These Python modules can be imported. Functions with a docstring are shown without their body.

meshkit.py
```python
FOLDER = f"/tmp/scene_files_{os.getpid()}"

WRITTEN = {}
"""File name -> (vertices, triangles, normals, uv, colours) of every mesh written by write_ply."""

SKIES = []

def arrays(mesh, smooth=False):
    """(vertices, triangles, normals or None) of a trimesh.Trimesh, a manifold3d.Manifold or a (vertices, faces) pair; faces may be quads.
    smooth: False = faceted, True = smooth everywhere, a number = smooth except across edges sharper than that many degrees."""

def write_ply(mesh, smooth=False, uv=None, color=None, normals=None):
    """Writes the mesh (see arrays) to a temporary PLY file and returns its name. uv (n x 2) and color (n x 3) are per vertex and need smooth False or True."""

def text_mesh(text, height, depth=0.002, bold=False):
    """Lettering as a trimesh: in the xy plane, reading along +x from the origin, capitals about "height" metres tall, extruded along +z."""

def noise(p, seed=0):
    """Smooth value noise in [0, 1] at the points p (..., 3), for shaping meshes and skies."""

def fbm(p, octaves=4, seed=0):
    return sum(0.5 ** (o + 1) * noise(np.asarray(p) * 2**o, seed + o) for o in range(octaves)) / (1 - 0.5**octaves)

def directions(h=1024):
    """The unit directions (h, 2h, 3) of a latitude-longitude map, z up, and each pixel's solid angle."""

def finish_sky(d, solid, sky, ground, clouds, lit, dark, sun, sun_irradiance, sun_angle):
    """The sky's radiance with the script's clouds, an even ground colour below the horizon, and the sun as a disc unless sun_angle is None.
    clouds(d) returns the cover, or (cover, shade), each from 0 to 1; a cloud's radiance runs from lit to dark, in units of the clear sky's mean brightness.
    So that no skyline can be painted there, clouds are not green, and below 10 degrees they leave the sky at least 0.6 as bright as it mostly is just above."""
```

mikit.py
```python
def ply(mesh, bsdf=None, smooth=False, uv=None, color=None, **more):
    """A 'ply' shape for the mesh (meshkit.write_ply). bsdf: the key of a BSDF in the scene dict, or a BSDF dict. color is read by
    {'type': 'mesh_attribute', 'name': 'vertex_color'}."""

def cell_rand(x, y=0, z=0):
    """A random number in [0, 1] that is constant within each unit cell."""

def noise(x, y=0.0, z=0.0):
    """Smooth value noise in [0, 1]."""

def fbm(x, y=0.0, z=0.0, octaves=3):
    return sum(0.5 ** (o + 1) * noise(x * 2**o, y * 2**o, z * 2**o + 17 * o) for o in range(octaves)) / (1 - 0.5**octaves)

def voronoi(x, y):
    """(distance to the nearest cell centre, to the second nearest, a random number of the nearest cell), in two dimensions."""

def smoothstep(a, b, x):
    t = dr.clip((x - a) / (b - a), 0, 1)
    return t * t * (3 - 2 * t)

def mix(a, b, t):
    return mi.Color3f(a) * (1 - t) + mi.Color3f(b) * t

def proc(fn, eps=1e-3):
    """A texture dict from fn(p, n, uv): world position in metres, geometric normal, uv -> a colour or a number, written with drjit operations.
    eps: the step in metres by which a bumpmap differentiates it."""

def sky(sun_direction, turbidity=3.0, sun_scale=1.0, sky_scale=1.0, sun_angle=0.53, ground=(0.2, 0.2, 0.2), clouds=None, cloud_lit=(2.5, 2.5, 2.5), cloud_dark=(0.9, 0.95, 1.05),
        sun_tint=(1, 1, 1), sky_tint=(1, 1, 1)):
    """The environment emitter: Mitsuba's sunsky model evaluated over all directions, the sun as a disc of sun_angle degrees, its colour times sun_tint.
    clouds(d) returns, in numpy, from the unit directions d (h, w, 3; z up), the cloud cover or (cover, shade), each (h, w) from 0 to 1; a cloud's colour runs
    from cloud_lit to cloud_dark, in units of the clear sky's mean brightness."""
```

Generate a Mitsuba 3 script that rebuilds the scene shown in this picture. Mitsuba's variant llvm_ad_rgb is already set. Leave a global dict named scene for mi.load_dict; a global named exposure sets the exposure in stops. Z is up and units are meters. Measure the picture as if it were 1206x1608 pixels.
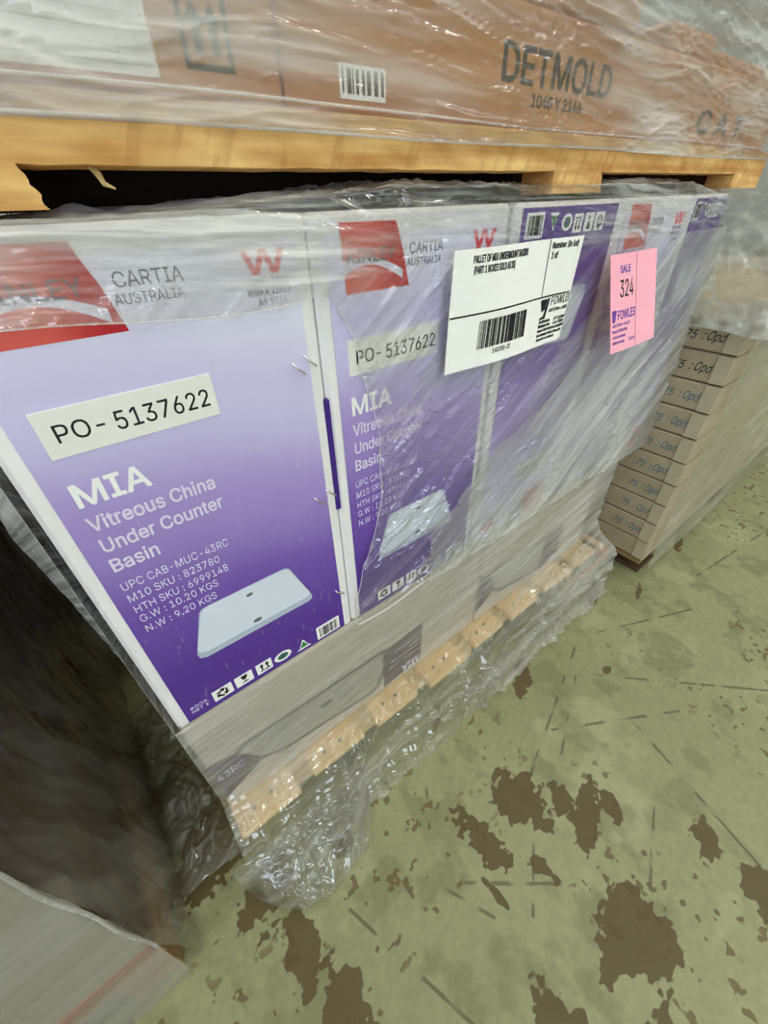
import math, random
import numpy as np, trimesh, drjit as dr
import mitsuba as mi
import mikit, meshkit
from mikit import noise, fbm, smoothstep, mix, cell_rand, voronoi
from shapely.geometry import Polygon, Point, box as sbox
from shapely import affinity

T = mi.ScalarTransform4f
rng = np.random.default_rng(7)
S, ZF = 0.23, 1.85          # one authoring unit is a carton's width (0.23 m); the floor lies 1.85 units under the datum


def M(x, y, z):
    return [x * S, y * S, (z + ZF) * S]


scene, labels = {}, {}
# ------------------------------------------------------------------ camera, light, exposure
eye = np.array([0.19649614, -1.40203697, 1.81144445])
up = np.array([0.38976046, 0.45965261, 0.79800141])
fwd = np.array([0.48035721, 0.63783728, -0.60201375])
scene['camera'] = {'type': 'perspective', 'fov': math.degrees(2 * math.atan(603 / 646.03)), 'fov_axis': 'x', 'near_clip': 0.01,
                   'to_world': T().look_at(M(*eye), M(*(eye + fwd)), up.tolist())}
exposure = -0.42
SKYLIGHT, DOORLIGHT, LAMPLIGHT = (1.6, 1.8, 1.9), (6.2, 7.0, 8.4), (92.0, 86.0, 66.0)


# ------------------------------------------------------------------ helpers
def xf(mesh):
    if hasattr(mesh, 'vertices'):
        v, f = np.array(mesh.vertices), np.array(mesh.faces)
    else:
        v, f = mesh
    return np.asarray(v, float) * S + [0, 0, ZF * S], np.asarray(f, int)


def key(name, parent=None):
    k = (parent + '__' + name) if parent else name
    if k not in USED:
        USED.add(k)
        return k
    n = COUNT.get(k, 0) + 1
    while f'{k}_{n:03d}' in USED:
        n += 1
    COUNT[k] = n
    USED.add(f'{k}_{n:03d}')
    return f'{k}_{n:03d}'


USED, COUNT = set(), {}


def thing(name, label, cat, group=None):
    k = key(name)
    labels[k] = {'label': label, 'category': cat}
    if group:
        labels[k]['group'] = group
    return k


def add(name, mesh, bsdf, parent=None, smooth=False, label=None, kind=None, uv=None, **more):
    """One entry of the scene, authored in carton units."""
    k = key(name, parent)
    scene[k] = mikit.ply(xf(mesh), bsdf, smooth=smooth, uv=uv, **more)
    if label or kind:
        labels.setdefault(k, {})
        if label:
            labels[k]['label'] = label
        if kind:
            labels[k]['kind'] = kind
    return k


def one(name, mesh, bsdf, label, cat, group=None, smooth=False, **more):
    k = thing(name, label, cat, group)
    scene[k] = mikit.ply(xf(mesh), bsdf, smooth=smooth, **more)
    return k


def bx(x0, x1, y0, y1, z0, z1, b=0.012):
    lo, hi = np.array([x0, y0, z0], float), np.array([x1, y1, z1], float)
    if b <= 0:
        m = trimesh.creation.box(hi - lo)
        m.apply_translation((lo + hi) / 2)
        return m
    b = min(b, (hi - lo).min() * 0.3)
    pts = []
    for i in range(8):
        c = np.array([(lo, hi)[i >> k & 1][k] for k in range(3)])
        inw = np.array([1 - 2 * (i >> k & 1) for k in range(3)]) * b
        for k in range(3):
            d = inw.copy()
            d[k] = 0
            pts.append(c + d)
    return trimesh.convex.convex_hull(np.array(pts))


def cat(*ms):
    return trimesh.util.concatenate([m for m in ms])


def grid(xs, zs, f):
    """Sheet over the grid xs x zs: f(X, Z) -> (n, m, 3); returns (vertices, faces, uv)."""
    X, Z = np.meshgrid(xs, zs, indexing='ij')
    P = f(X, Z)
    n, m = X.shape
    i = np.arange(n * m).reshape(n, m)
    q = np.stack([i[:-1, :-1], i[1:, :-1], i[1:, 1:], i[:-1, 1:]], -1).reshape(-1, 4)
    uv = np.stack([(X - X.min()) / np.ptp(X), (Z - Z.min()) / np.ptp(Z)], -1).reshape(-1, 2)
    return P.reshape(-1, 3), np.vstack([q[:, [0, 1, 2]], q[:, [0, 2, 3]]]), uv


def tube(pts, r, sides=6):
    pts = np.asarray(pts, float)
    r = np.broadcast_to(r, len(pts))
    t = np.gradient(pts, axis=0)
    t /= np.linalg.norm(t, axis=1, keepdims=True)
    a = np.cross(t, [0.31, 0.2, 0.93])
    a /= np.linalg.norm(a, axis=1, keepdims=True)
    b = np.cross(t, a)
    th = np.arange(sides) * 2 * np.pi / sides
    V = pts[:, None] + r[:, None, None] * (np.cos(th)[None, :, None] * a[:, None] + np.sin(th)[None, :, None] * b[:, None])
    n = len(pts)
    i = np.arange(n * sides).reshape(n, sides)
    j = np.roll(i, -1, 1)
    q = np.stack([i[:-1], i[1:], j[1:], j[:-1]], -1).reshape(-1, 4)
    f = [q[:, [0, 1, 2]], q[:, [0, 2, 3]]]
    for k in range(1, sides - 1):
        f.append(np.array([[i[0, 0], i[0, k + 1], i[0, k]], [i[-1, 0], i[-1, k], i[-1, k + 1]]]))
    return trimesh.Trimesh(V.reshape(-1, 3), np.vstack(f), process=False)


# flat print on a face that looks towards -y: (x, z) in the face's plane, d = how far it is proud of y
ROT = np.array([[1, 0, 0], [0, 0, -1], [0, 1, 0]], float)


def stand(m, y=0.0):
    m = m.copy()
    m.vertices = m.vertices @ ROT.T + [0, y, 0]
    return m


def shape(poly, y, d=0.0012):
    gs = getattr(poly, 'geoms', [poly])
    return stand(cat(*[trimesh.creation.extrude_polygon(g, d, engine='earcut') for g in gs if g.area > 1e-9]), y)


TEXTS = {}


def text(s, x, z, w, h, y, bold=False, d=0.0012, slant=0.0, rot=0.0):
    """Lettering whose ink box is w wide; h is the capital height; reads along +x, looks to -y."""
    if (s, bold) not in TEXTS:
        m = meshkit.text_mesh(s, 1.0, 1.0, bold)
        TEXTS[s, bold] = (np.array(m.vertices), np.array(m.faces))
    v, f = TEXTS[s, bold]
    v = v.copy()
    v[:, 0] = (v[:, 0] - v[:, 0].min()) / np.ptp(v[:, 0]) * w
    v[:, 1] *= h
    v[:, 2] *= d
    v[:, 0] += slant * v[:, 1]
    if rot:
        c, s_ = math.cos(rot), math.sin(rot)
        v[:, :2] = v[:, :2] @ np.array([[c, s_], [-s_, c]])
    v[:, 0] += x
    v[:, 1] += z
    return stand(trimesh.Trimesh(v, f, process=False), y)


def bars(x0, x1, z0, z1, y, seed, n=42):
    r = np.random.default_rng(seed)
    w = r.choice([1, 1, 2, 3], n).astype(float)
    e = np.concatenate([[0], np.cumsum(w)])
    e = x0 + (x1 - x0) * e / e[-1]
    return cat(*[bx(e[i], e[i + 1], y - 0.0012, y, z0, z1, 0) for i in range(0, n, 2)])


# ------------------------------------------------------------------ materials
def rgb(r, g, b):
    c = np.array([r, g, b]) / 255.0
    return [float(x) for x in np.where(c < 0.04045, c / 12.92, ((c + 0.055) / 1.055) ** 2.4)]


def col(*c):
    return {'type': 'rgb', 'value': rgb(*c)}


def paint(name, c, rough=0.6, spec=0.3, **more):
    scene[name] = {'type': 'twosided', 'b': {'type': 'principled', 'base_color': col(*c) if isinstance(c, tuple) else c, 'roughness': rough, 'specular': spec, **more}}
    return name


def purple_fn(p, n, uv):
    t = uv.y + 0.10 * (uv.x - 0.5) + 0.03 * (fbm(uv.x * 6, uv.y * 9) - 0.5)
    c = mix(rgb(78, 44, 138), rgb(104, 74, 164), smoothstep(0.10, 0.36, t))
    c = mix(c, rgb(154, 134, 200), smoothstep(0.32, 0.60, t))
    c = mix(c, rgb(196, 190, 228), smoothstep(0.56, 0.80, t))
    c = mix(c, rgb(222, 223, 240), smoothstep(0.80, 1.0, t))
    scuff = smoothstep(0.70, 0.86, fbm(uv.x * 40, uv.y * 30 + 3.0, octaves=4)) * 0.15
    return mix(c, rgb(205, 200, 220), scuff)


def board_fn(p, n, uv):
    f = fbm(p.x * 60, p.y * 60, p.z * 14)
    return mix(rgb(214, 214, 218), rgb(230, 230, 234), f)


def red_fn(p, n, uv):
    return mix(rgb(206, 84, 74), rgb(176, 22, 36), smoothstep(0.35, 0.85, uv.x))


def grey_fn(p, n, uv):
    f = fbm(p.x * 30, p.y * 30, p.z * 55)
    return mix(rgb(176, 170, 158), rgb(194, 188, 178), f)


def flat_fn(p, n, uv):
    f = fbm(p.x * 9, p.y * 40, p.z * 40)
    return mix(rgb(150, 138, 116), rgb(172, 160, 138), f)


def kraft_fn(p, n, uv):
    f = fbm(p.x * 7, p.y * 7, p.z * 90)
    c = mix(rgb(172, 118, 72), rgb(204, 152, 104), f)
    return mix(c, rgb(150, 98, 60), smoothstep(0.62, 0.8, fbm(p.x * 24, p.y * 24, p.z * 24)) * 0.5)


def wood_fn(p, n, uv):
    g = fbm(p.x * 6 + 1.3, p.y * 60, p.z * 90, octaves=4)
    rings = 0.5 + 0.5 * dr.sin(60 * p.z + 9 * p.x + 14 * fbm(p.x * 5, p.y * 9, p.z * 16))
    c = mix(rgb(178, 126, 68), rgb(244, 206, 140), smoothstep(0.2, 0.85, 0.6 * g + 0.4 * fbm(p.x * 28, p.y * 28, p.z * 60 + p.x * 12, octaves=4)))
    c = mix(c, rgb(176, 112, 50), smoothstep(0.70, 1.0, rings) * 0.35)
    saw = smoothstep(0.58, 0.75, fbm(p.x * 130 - p.z * 60, p.z * 14))
    return mix(c, rgb(150, 92, 40), saw * 0.25)


def pale_fn(p, n, uv):
    g = fbm(p.x * 40, p.y * 5, p.z * 40, octaves=4)
    c = mix(rgb(196, 168, 118), rgb(226, 200, 152), g)
    return mix(c, rgb(150, 104, 60), smoothstep(0.66, 0.8, fbm(p.x * 60, p.y * 8, p.z * 60)) * 0.4)


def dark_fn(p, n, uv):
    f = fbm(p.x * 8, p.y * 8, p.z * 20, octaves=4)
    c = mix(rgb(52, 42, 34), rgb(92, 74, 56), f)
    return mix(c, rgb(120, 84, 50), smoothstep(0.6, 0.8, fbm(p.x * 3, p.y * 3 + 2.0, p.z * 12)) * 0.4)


STAINS = [(1.66, -1.05, .15, .23, .3), (1.90, -1.24, .10, .13, -.5), (1.95, -1.42, .24, .08, .5), (1.24, -1.04, .10, .19, .1), (1.45, -1.40, .05, .12, .2),
          (1.56, -1.92, .24, .17, .5), (1.68, -2.05, .12, .09, 0), (-.02, -.72, .09, .18, -.2), (.05, -1.02, .11, .22, -.1), (2.52, -.41, .12, .09, .6), (2.40, -.48, .11, .06, .7),
          (.95, -1.78, .10, .12, 0), (1.02, -1.92, .07, .06, 0), (-.08, -.33, .20, .14, .5), (2.46, -2.36, .13, .11, 0), (2.46, -2.02, .14, .08, .4), (2.15, -1.50, .10, .05, .9),
          (1.10, -1.30, .03, .10, .1), (4.0, -.30, .16, .06, .5), (4.4, -.62, .12, .03, .3), (3.2, -.9, .05, .03, 0), (-.35, .4, .28, .5, 0), (1.20, -2.25, .2, .12, .2), (5.6, -.55, .2, .04, .2), (.45, -.42, .10, .08, 0)]
SCRATCH = [(.85, -1.05, 1.0, -1.35), (.95, -1.1, 1.45, -1.5), (1.2, -1.5, 1.55, -1.25), (2.3, -.9, 3.3, -1.5), (2.1, -1.1, 2.9, -.75), (2.9, -1.3, 2.6, -2.3), (3.5, -.6, 4.6, -1.1), (.3, -.75, .62, -1.7),
           (1.0, -.75, 1.2, -.5), (5.0, -.9, 7.0, -1.2), (1.9, -1.9, 2.4, -1.7), (3.0, -.8, 4.4, -2.2), (1.85, -1.0, 3.4, -.5)]


def floor_fn(p, n, uv):
    x, y = p.x / S, p.y / S
    big = fbm(x * 0.7 + 3, y * 0.7, octaves=4)
    c = mix(rgb(124, 127, 94), rgb(149, 152, 118), big)
    c = mix(c, rgb(166, 169, 136), smoothstep(0.58, 0.75, fbm(x * 2.2, y * 3.1 + 9, octaves=4)) * 0.45)
    c = mix(c, rgb(106, 107, 76), smoothstep(0.52, 0.72, fbm(x * 5.0 + 4, y * 4.0, octaves=5)) * 0.45)
    c = c * (0.90 + 0.20 * fbm(x * 26, y * 31, octaves=3))
    ed = 1.6 * (fbm(x * 5 - y * 2, y * 11, 2.0, octaves=5) - 0.5)
    fine = 0.5 * (noise(x * 34, y * 34) - 0.5)
    m = mi.Float(9.0)
    for cx, cy, rx, ry, a in STAINS:
        ca, sa = math.cos(a), math.sin(a)
        u, v = (x - cx) * ca + (y - cy) * sa, -(x - cx) * sa + (y - cy) * ca
        m = dr.minimum(m, dr.sqrt(dr.square(u / rx) + dr.square(v / ry)))
    stain = 1 - smoothstep(0.96, 1.06, m + ed + fine)
    speck = smoothstep(0.74, 0.80, noise(x * 15, y * 19) * 0.75 + 0.25 * noise(x * 50, y * 50)) * smoothstep(0.42, 0.60, fbm(x * 1.1 + 7, y * 1.1, octaves=2))
    line = mi.Float(0.0)
    for x0, y0, x1, y1 in SCRATCH:
        L2 = (x1 - x0) ** 2 + (y1 - y0) ** 2
        t = dr.clip(((x - x0) * (x1 - x0) + (y - y0) * (y1 - y0)) / L2, 0, 1)
        d = dr.sqrt(dr.square(x - x0 - t * (x1 - x0)) + dr.square(y - y0 - t * (y1 - y0))) + 0.008 * (fbm(x * 14, y * 14) - 0.5)
        line = dr.maximum(line, (1 - smoothstep(0.006, 0.014, d)) * smoothstep(0.35, 0.6, noise(x * 9 + x0 * 7, y * 9)))
    c = mix(c, rgb(86, 80, 56), dr.clip(line * 0.75, 0, 1))
    c = mix(c, rgb(98, 84, 54), dr.clip(speck, 0, 1) * 0.85)
    return mix(c, rgb(84, 70, 40), stain * 0.9)


def P(fn):
    return mikit.proc(fn)


paint('mat_purple', P(purple_fn), 0.45, 0.4)
paint('mat_board', P(board_fn), 0.6)
paint('mat_red', P(red_fn), 0.45, 0.4)
paint('mat_grey', P(grey_fn), 0.6)
paint('mat_flat', P(flat_fn), 0.75, 0.2)
paint('mat_kraft', P(kraft_fn), 0.7, 0.25)
paint('mat_wood', P(wood_fn), 0.75, 0.2)
paint('mat_pale', P(pale_fn), 0.75, 0.2)
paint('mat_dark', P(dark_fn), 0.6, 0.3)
paint('mat_floor', P(floor_fn), 0.55, 0.35)
paint('mat_white', (232, 234, 236), 0.5)
paint('mat_paper', (244, 246, 246), 0.5)
paint('mat_sticker', (222, 224, 220), 0.55)
paint('mat_lilac', (214, 206, 230), 0.5)
paint('mat_ink', (24, 24, 28), 0.6)
paint('mat_inkgrey', (96, 98, 112), 0.6)
paint('mat_wred', (214, 62, 74), 0.5)
paint('mat_pic', (206, 214, 230), 0.4)
paint('mat_picedge', (168, 178, 200), 0.4)
paint('mat_green', (46, 116, 74), 0.5)
paint('mat_deep', (62, 34, 124), 0.45)
paint('mat_plum', (92, 84, 88), 0.55)
paint('mat_pictone', (168, 166, 156), 0.5)
paint('mat_pictrim', (120, 118, 112), 0.5)
paint('mat_pink', (242, 172, 194), 0.7)
paint('mat_pinkprint', (104, 66, 150), 0.6)
paint('mat_blue', (70, 104, 132), 0.6)
paint('mat_kraftink', (70, 62, 58), 0.7)
paint('mat_faint', (204, 204, 202), 0.6)
paint('mat_oldwood', (128, 104, 72), 0.75)
paint('mat_flap', (176, 166, 144), 0.7)
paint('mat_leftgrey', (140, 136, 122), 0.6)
paint('mat_rust', (170, 104, 44), 0.7)
paint('mat_redbrown', (150, 92, 74), 0.6)
paint('mat_wall', (196, 198, 196), 0.8)
paint('mat_ceiling', (176, 180, 182), 0.8)
paint('mat_steel', (120, 122, 124), 0.45, metallic=0.6)
scene['mat_staple'] = {'type': 'twosided', 'b': {'type': 'roughconductor', 'material': 'Al', 'alpha': 0.18}}


def film_mat(name, weight, ior=1.55, tint=(225, 226, 226), rough=0.35):
    scene[name] = {'type': 'blendbsdf', 'weight': weight if isinstance(weight, float) else P(weight), 'a': {'type': 'thindielectric', 'int_ior': ior},
                   'b': {'type': 'twosided', 'b': {'type': 'principled', 'base_color': col(*tint), 'roughness': rough, 'specular': 0.6}}}


def streaks(ax, az, lo, hi, f=1.0):
    """Milky streaks of stretched film that run along the direction (ax, az) of a sheet in the xz plane."""
    L = math.hypot(ax, az)
    ax, az = ax / L, az / L

    def fn(p, n, uv):
        x, z = p.x / S, p.z / S
        along, across = x * ax + z * az + 0.3 * p.y / S, -x * az + z * ax + 0.7 * p.y / S
        w = 0.06 * (fbm(x * 2.3, z * 2.3, 4.0) - 0.5)
        a = fbm(along * 0.9 * f, (across + w) * 11 * f, octaves=4)
        b = noise(along * 2.0 * f, (across + 0.5 * w) * 46 * f)
        big = fbm(x * 1.3 + 5, z * 1.3, octaves=2)
        t = smoothstep(0.36, 0.78, 0.48 * a + 0.08 * b + 0.44 * big)
        return lo + (hi - lo) * t
    return fn


film_mat('film_front', streaks(1.0, 0.62, 0.05, 0.34, 1.2), 1.8)
film_mat('film_top', streaks(1.0, -0.08, 0.02, 0.62, 2.8), 1.8)
film_mat('film_skirt', streaks(1.0, 0.12, 0.06, 0.36, 1.2), 1.8)
film_mat('film_upper', streaks(1.0, -0.06, 0.08, 0.56, 1.4), 1.8)
film_mat('film_dark', streaks(0.2, 1.0, 0.02, 0.22))
film_mat('film_bunch', streaks(1.0, 0.6, 0.03, 0.26, 1.2), 1.7, tint=(214, 216, 212))
film_mat('film_second', streaks(1.0, 0.8, 0.14, 0.46, 1.1), 1.8)


def crumpled_fn(p, n, uv):
    x, y, z = p.x / S, p.y / S, p.z / S
    a = 1 - dr.abs(2 * noise(x * 3.4 + 0.8 * z, y * 3.4, z * 4.2) - 1)
    b = 1 - dr.abs(2 * noise(x * 9, y * 9 + z, z * 11) - 1)
    return 0.04 + 0.50 * smoothstep(0.5, 0.98, 0.6 * a + 0.4 * b)


film_mat('film_curtain', crumpled_fn, 1.8, tint=(218, 220, 216))
film_mat('film_plain', streaks(1.0, 0.1, 0.06, 0.20, 0.6), 1.6)
film_mat('film_hem', 0.35, tint=(232, 233, 234), rough=0.25)

# ------------------------------------------------------------------ the hall
BX0, BX1, BY0, BY1, HZ = -40.0, 46.0, -46.0, 34.0, 26.0     # carton units


def struct(name, mesh, bsdf, **more):
    k = add(name, mesh, bsdf, **more)
    labels.setdefault(k, {})['kind'] = 'structure'
    return k


struct('floor', bx(BX0, BX1, BY0, BY1, -ZF - 0.6, -ZF, 0), 'mat_floor')
struct('ceiling', bx(BX0, BX1, BY0, BY1, HZ, HZ + 0.6, 0), 'mat_ceiling')
struct('wall_left', bx(BX0 - 0.6, BX0, BY0, BY1, -ZF, HZ, 0), 'mat_wall')
struct('wall_right', bx(BX1, BX1 + 0.6, BY0, BY1, -ZF, HZ, 0), 'mat_wall')
struct('wall_back', bx(BX0, BX1, BY1, BY1 + 0.6, -ZF, HZ, 0), 'mat_wall')
struct('wall_front', bx(BX0, BX1, BY0 - 0.6, BY0, -ZF, HZ, 0), 'mat_wall')


def lit(name, mesh, radiance, parent=None):
    k = key(name, parent)
    scene[k] = mikit.ply(xf(mesh), 'mat_white', emitter={'type': 'area', 'radiance': {'type': 'rgb', 'value': list(radiance)}})
    return k


# translucent roof sheets and an open roller door that let the daylight in
for i, x in enumerate((-26.0, -8.0, 10.0, 28.0)):
    k = lit(f'window_{i + 1}', bx(x, x + 5.0, BY0 + 6, BY1 - 6, HZ - 0.06, HZ - 0.01, 0), SKYLIGHT)
    labels[k] = {'kind': 'structure'}
k = lit('door_1', bx(-30.0, -6.0, BY0 + 0.01, BY0 + 0.06, -ZF + 0.02, 17.0, 0), DOORLIGHT)
labels[k] = {'kind': 'structure'}
# high-bay lamps
LAMPS = [(x, y) for y in (-34.0, -24.0, -14.0, -5.0) for x in (-18.0, -3.0, 15.5, 24.0)] + [(3.0, 10.0), (20.0, 10.0)]
for i, (x, y) in enumerate(LAMPS):
    t = key('lamp', 'ceiling')
    prof = np.array([[0.25, 1.2], [0.5, 1.15], [0.62, 0.9], [1.45, 0.15], [1.45, 0.1], [1.38, 0.12], [0.55, 0.88], [0.25, 1.2]])
    shade = trimesh.creation.revolve(prof, sections=32)
    shade.apply_translation([x, y, HZ - 3.0])
    add('shade', shade, 'mat_steel', t, smooth=40)
    lit('bulb', trimesh.creation.cylinder(0.90, 0.1, sections=32).apply_translation([x, y, HZ - 2.72]), LAMPLIGHT, t)
    add('rod', tube([[x, y, HZ - 1.85], [x, y, HZ - 1.0], [x, y, HZ + 0.02]], 0.05), 'mat_steel', t)

# ------------------------------------------------------------------ basin cartons standing on end
ZM, ZT = -0.222, 1.795


def flip(mesh, cx, cz):
    m = mesh.copy()
    m.vertices = m.vertices * [-1, 1, -1] + [2 * cx, 0, 2 * cz]
    return m


def basin_outline():
    return Polygon([(0.632, 0.452), (0.655, 0.446), (0.668, 0.430), (0.752, 0.190), (0.748, 0.168), (0.728, 0.160), (0.205, 0.168), (0.176, 0.185), (0.172, 0.215), (0.246, 0.442), (0.262, 0.456), (0.285, 0.460)])


def upright_carton(x0, x1, label, upside=False, group=None, y=0.0):
    """Local print coordinates: x runs 0..1 across the front, z as measured on the leftmost carton."""
    t = thing('basin_carton', label, 'carton', group)
    w, cx, cz = x1 - x0, (x0 + x1) / 2, (ZM + ZT) / 2

    def place(m):
        m = m.copy()
        m.vertices = m.vertices * [w / 1.01, 1, 1] + [x0 + 0.04 * w / 1.01, y, 0]
        return flip(m, cx, cz) if upside else m

    def put(name, m, bsdf, lab=None, smooth=False, uv=None, parent=t):
        return add(name, place(m), bsdf, parent, smooth, lab, uv=uv)

    add('body', bx(x0 + .002, x1 - .002, y, y + 2.4, ZM + .004, ZT - .004, 0.016), 'mat_board', t)
    gx, gz = np.linspace(0.014, 0.914, 3), np.linspace(-0.197, 1.725, 9)
    v, f, uv = grid(gx, gz, lambda X, Z: np.stack([X + 0.010 * 0, -0.003 + 0 * X, Z], -1))
    put('printed_panel', (trimesh.Trimesh(v, f, process=False)), 'mat_purple', 'purple printed front fading to white at the top', uv=uv)
    # red badge with a white swoosh across it
    red = Polygon([(0.075, 1.760), (0.318, 1.757), (0.352, 1.66), (0.380, 1.545), (0.085, 1.545)])
    sw = [(0.06, 1.56)] + [(0.08 + 0.27 * s, 1.580 + 0.058 * math.sin(math.pi * min(1, 0.15 + 0.80 * s)) - 0.02 * s) for s in np.linspace(0, 1, 14)]
    sw2 = [(0.08 + 0.27 * s, 1.634 + 0.030 * math.sin(math.pi * (0.15 + 0.6 * s)) - 0.052 * s * s) for s in np.linspace(1, 0, 14)] + [(0.06, 1.62)]
    swoosh = Polygon(sw + sw2).buffer(0)
    badge = shape(red.difference(swoosh), -0.0035)
    bu = np.stack([(badge.vertices[:, 0] - 0.075) / 0.305, badge.vertices[:, 2]], -1)
    put('badge', badge, 'mat_red', 'red badge cut by a pale swoosh', uv=bu)
    put('badge_lettering', text('KINLEY', 0.098, 1.640, 0.215, 0.042, -0.0052), 'mat_inkgrey')
    put('maker_name', cat(text('CARTIA', 0.385, 1.650, 0.175, 0.036, -0.003), text('AUSTRALIA', 0.372, 1.609, 0.180, 0.026, -0.003)), 'mat_inkgrey')
    put('approval_mark', text('W', 0.735, 1.642, 0.142, 0.064, -0.003, True), 'mat_wred', 'red W mark')
    put('approval_text', cat(text('Water-Mark', 0.737, 1.615, 0.142, 0.021, -0.003), text('WMKA 21022', 0.735, 1.583, 0.148, 0.021, -0.003), text('AS 1530', 0.765, 1.552, 0.098, 0.021, -0.003)), 'mat_inkgrey')
    s = add('number_sticker', place(bx(0.072, 0.556, -0.0065, -0.002, 1.248, 1.387, 0.001)), 'mat_sticker', t, label='white number sticker')
    add('lettering', place(cat(text('PO-', 0.108, 1.292, 0.122, 0.052, -0.0066), text('5137622', 0.258, 1.286, 0.275, 0.056, -0.0066))), 'mat_ink', s)
    put('product_name', text('MIA', 0.070, 1.080, 0.212, 0.078, -0.0035, True), 'mat_white')
    put('product_text', cat(text('Vitreous China', 0.066, 0.985, 0.402, 0.052, -0.0035, True), text('Under Counter', 0.068, 0.895, 0.407, 0.052, -0.0035, True), text('Basin', 0.064, 0.806, 0.152, 0.054, -0.0035, True)), 'mat_lilac')
    rows = [('UPC CAB-MUC-43RC', .713, .388), ('M10 SKU : 823780', .652, .336), ('HTH SKU : 6999148', .592, .356), ('G.W : 10.20 KGS', .538, .300), ('N.W : 9.20 KGS', .478, .278)]
    put('code_text', cat(*[text(a, 0.058, z, w_, 0.036, -0.0035) for a, z, w_ in rows]), 'mat_lilac')
    o = basin_outline()
    b = put('basin_picture', shape(o, -0.0035), 'mat_picedge', 'picture of a white under-counter basin')
    inner = affinity.translate(affinity.scale(o, 0.965, 0.86), 0, 0.016)
    add('basin_bowl', place(shape(inner, -0.0048)), 'mat_pic', b)
    for cx_, cz_, r in ((0.461, 0.405, 0.012), (0.461, 0.228, 0.016)):
        add('drain_hole', place(shape(affinity.scale(Point(cx_, cz_).buffer(r), 1.3, 0.7), -0.0061)), 'mat_inkgrey', b)
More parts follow.
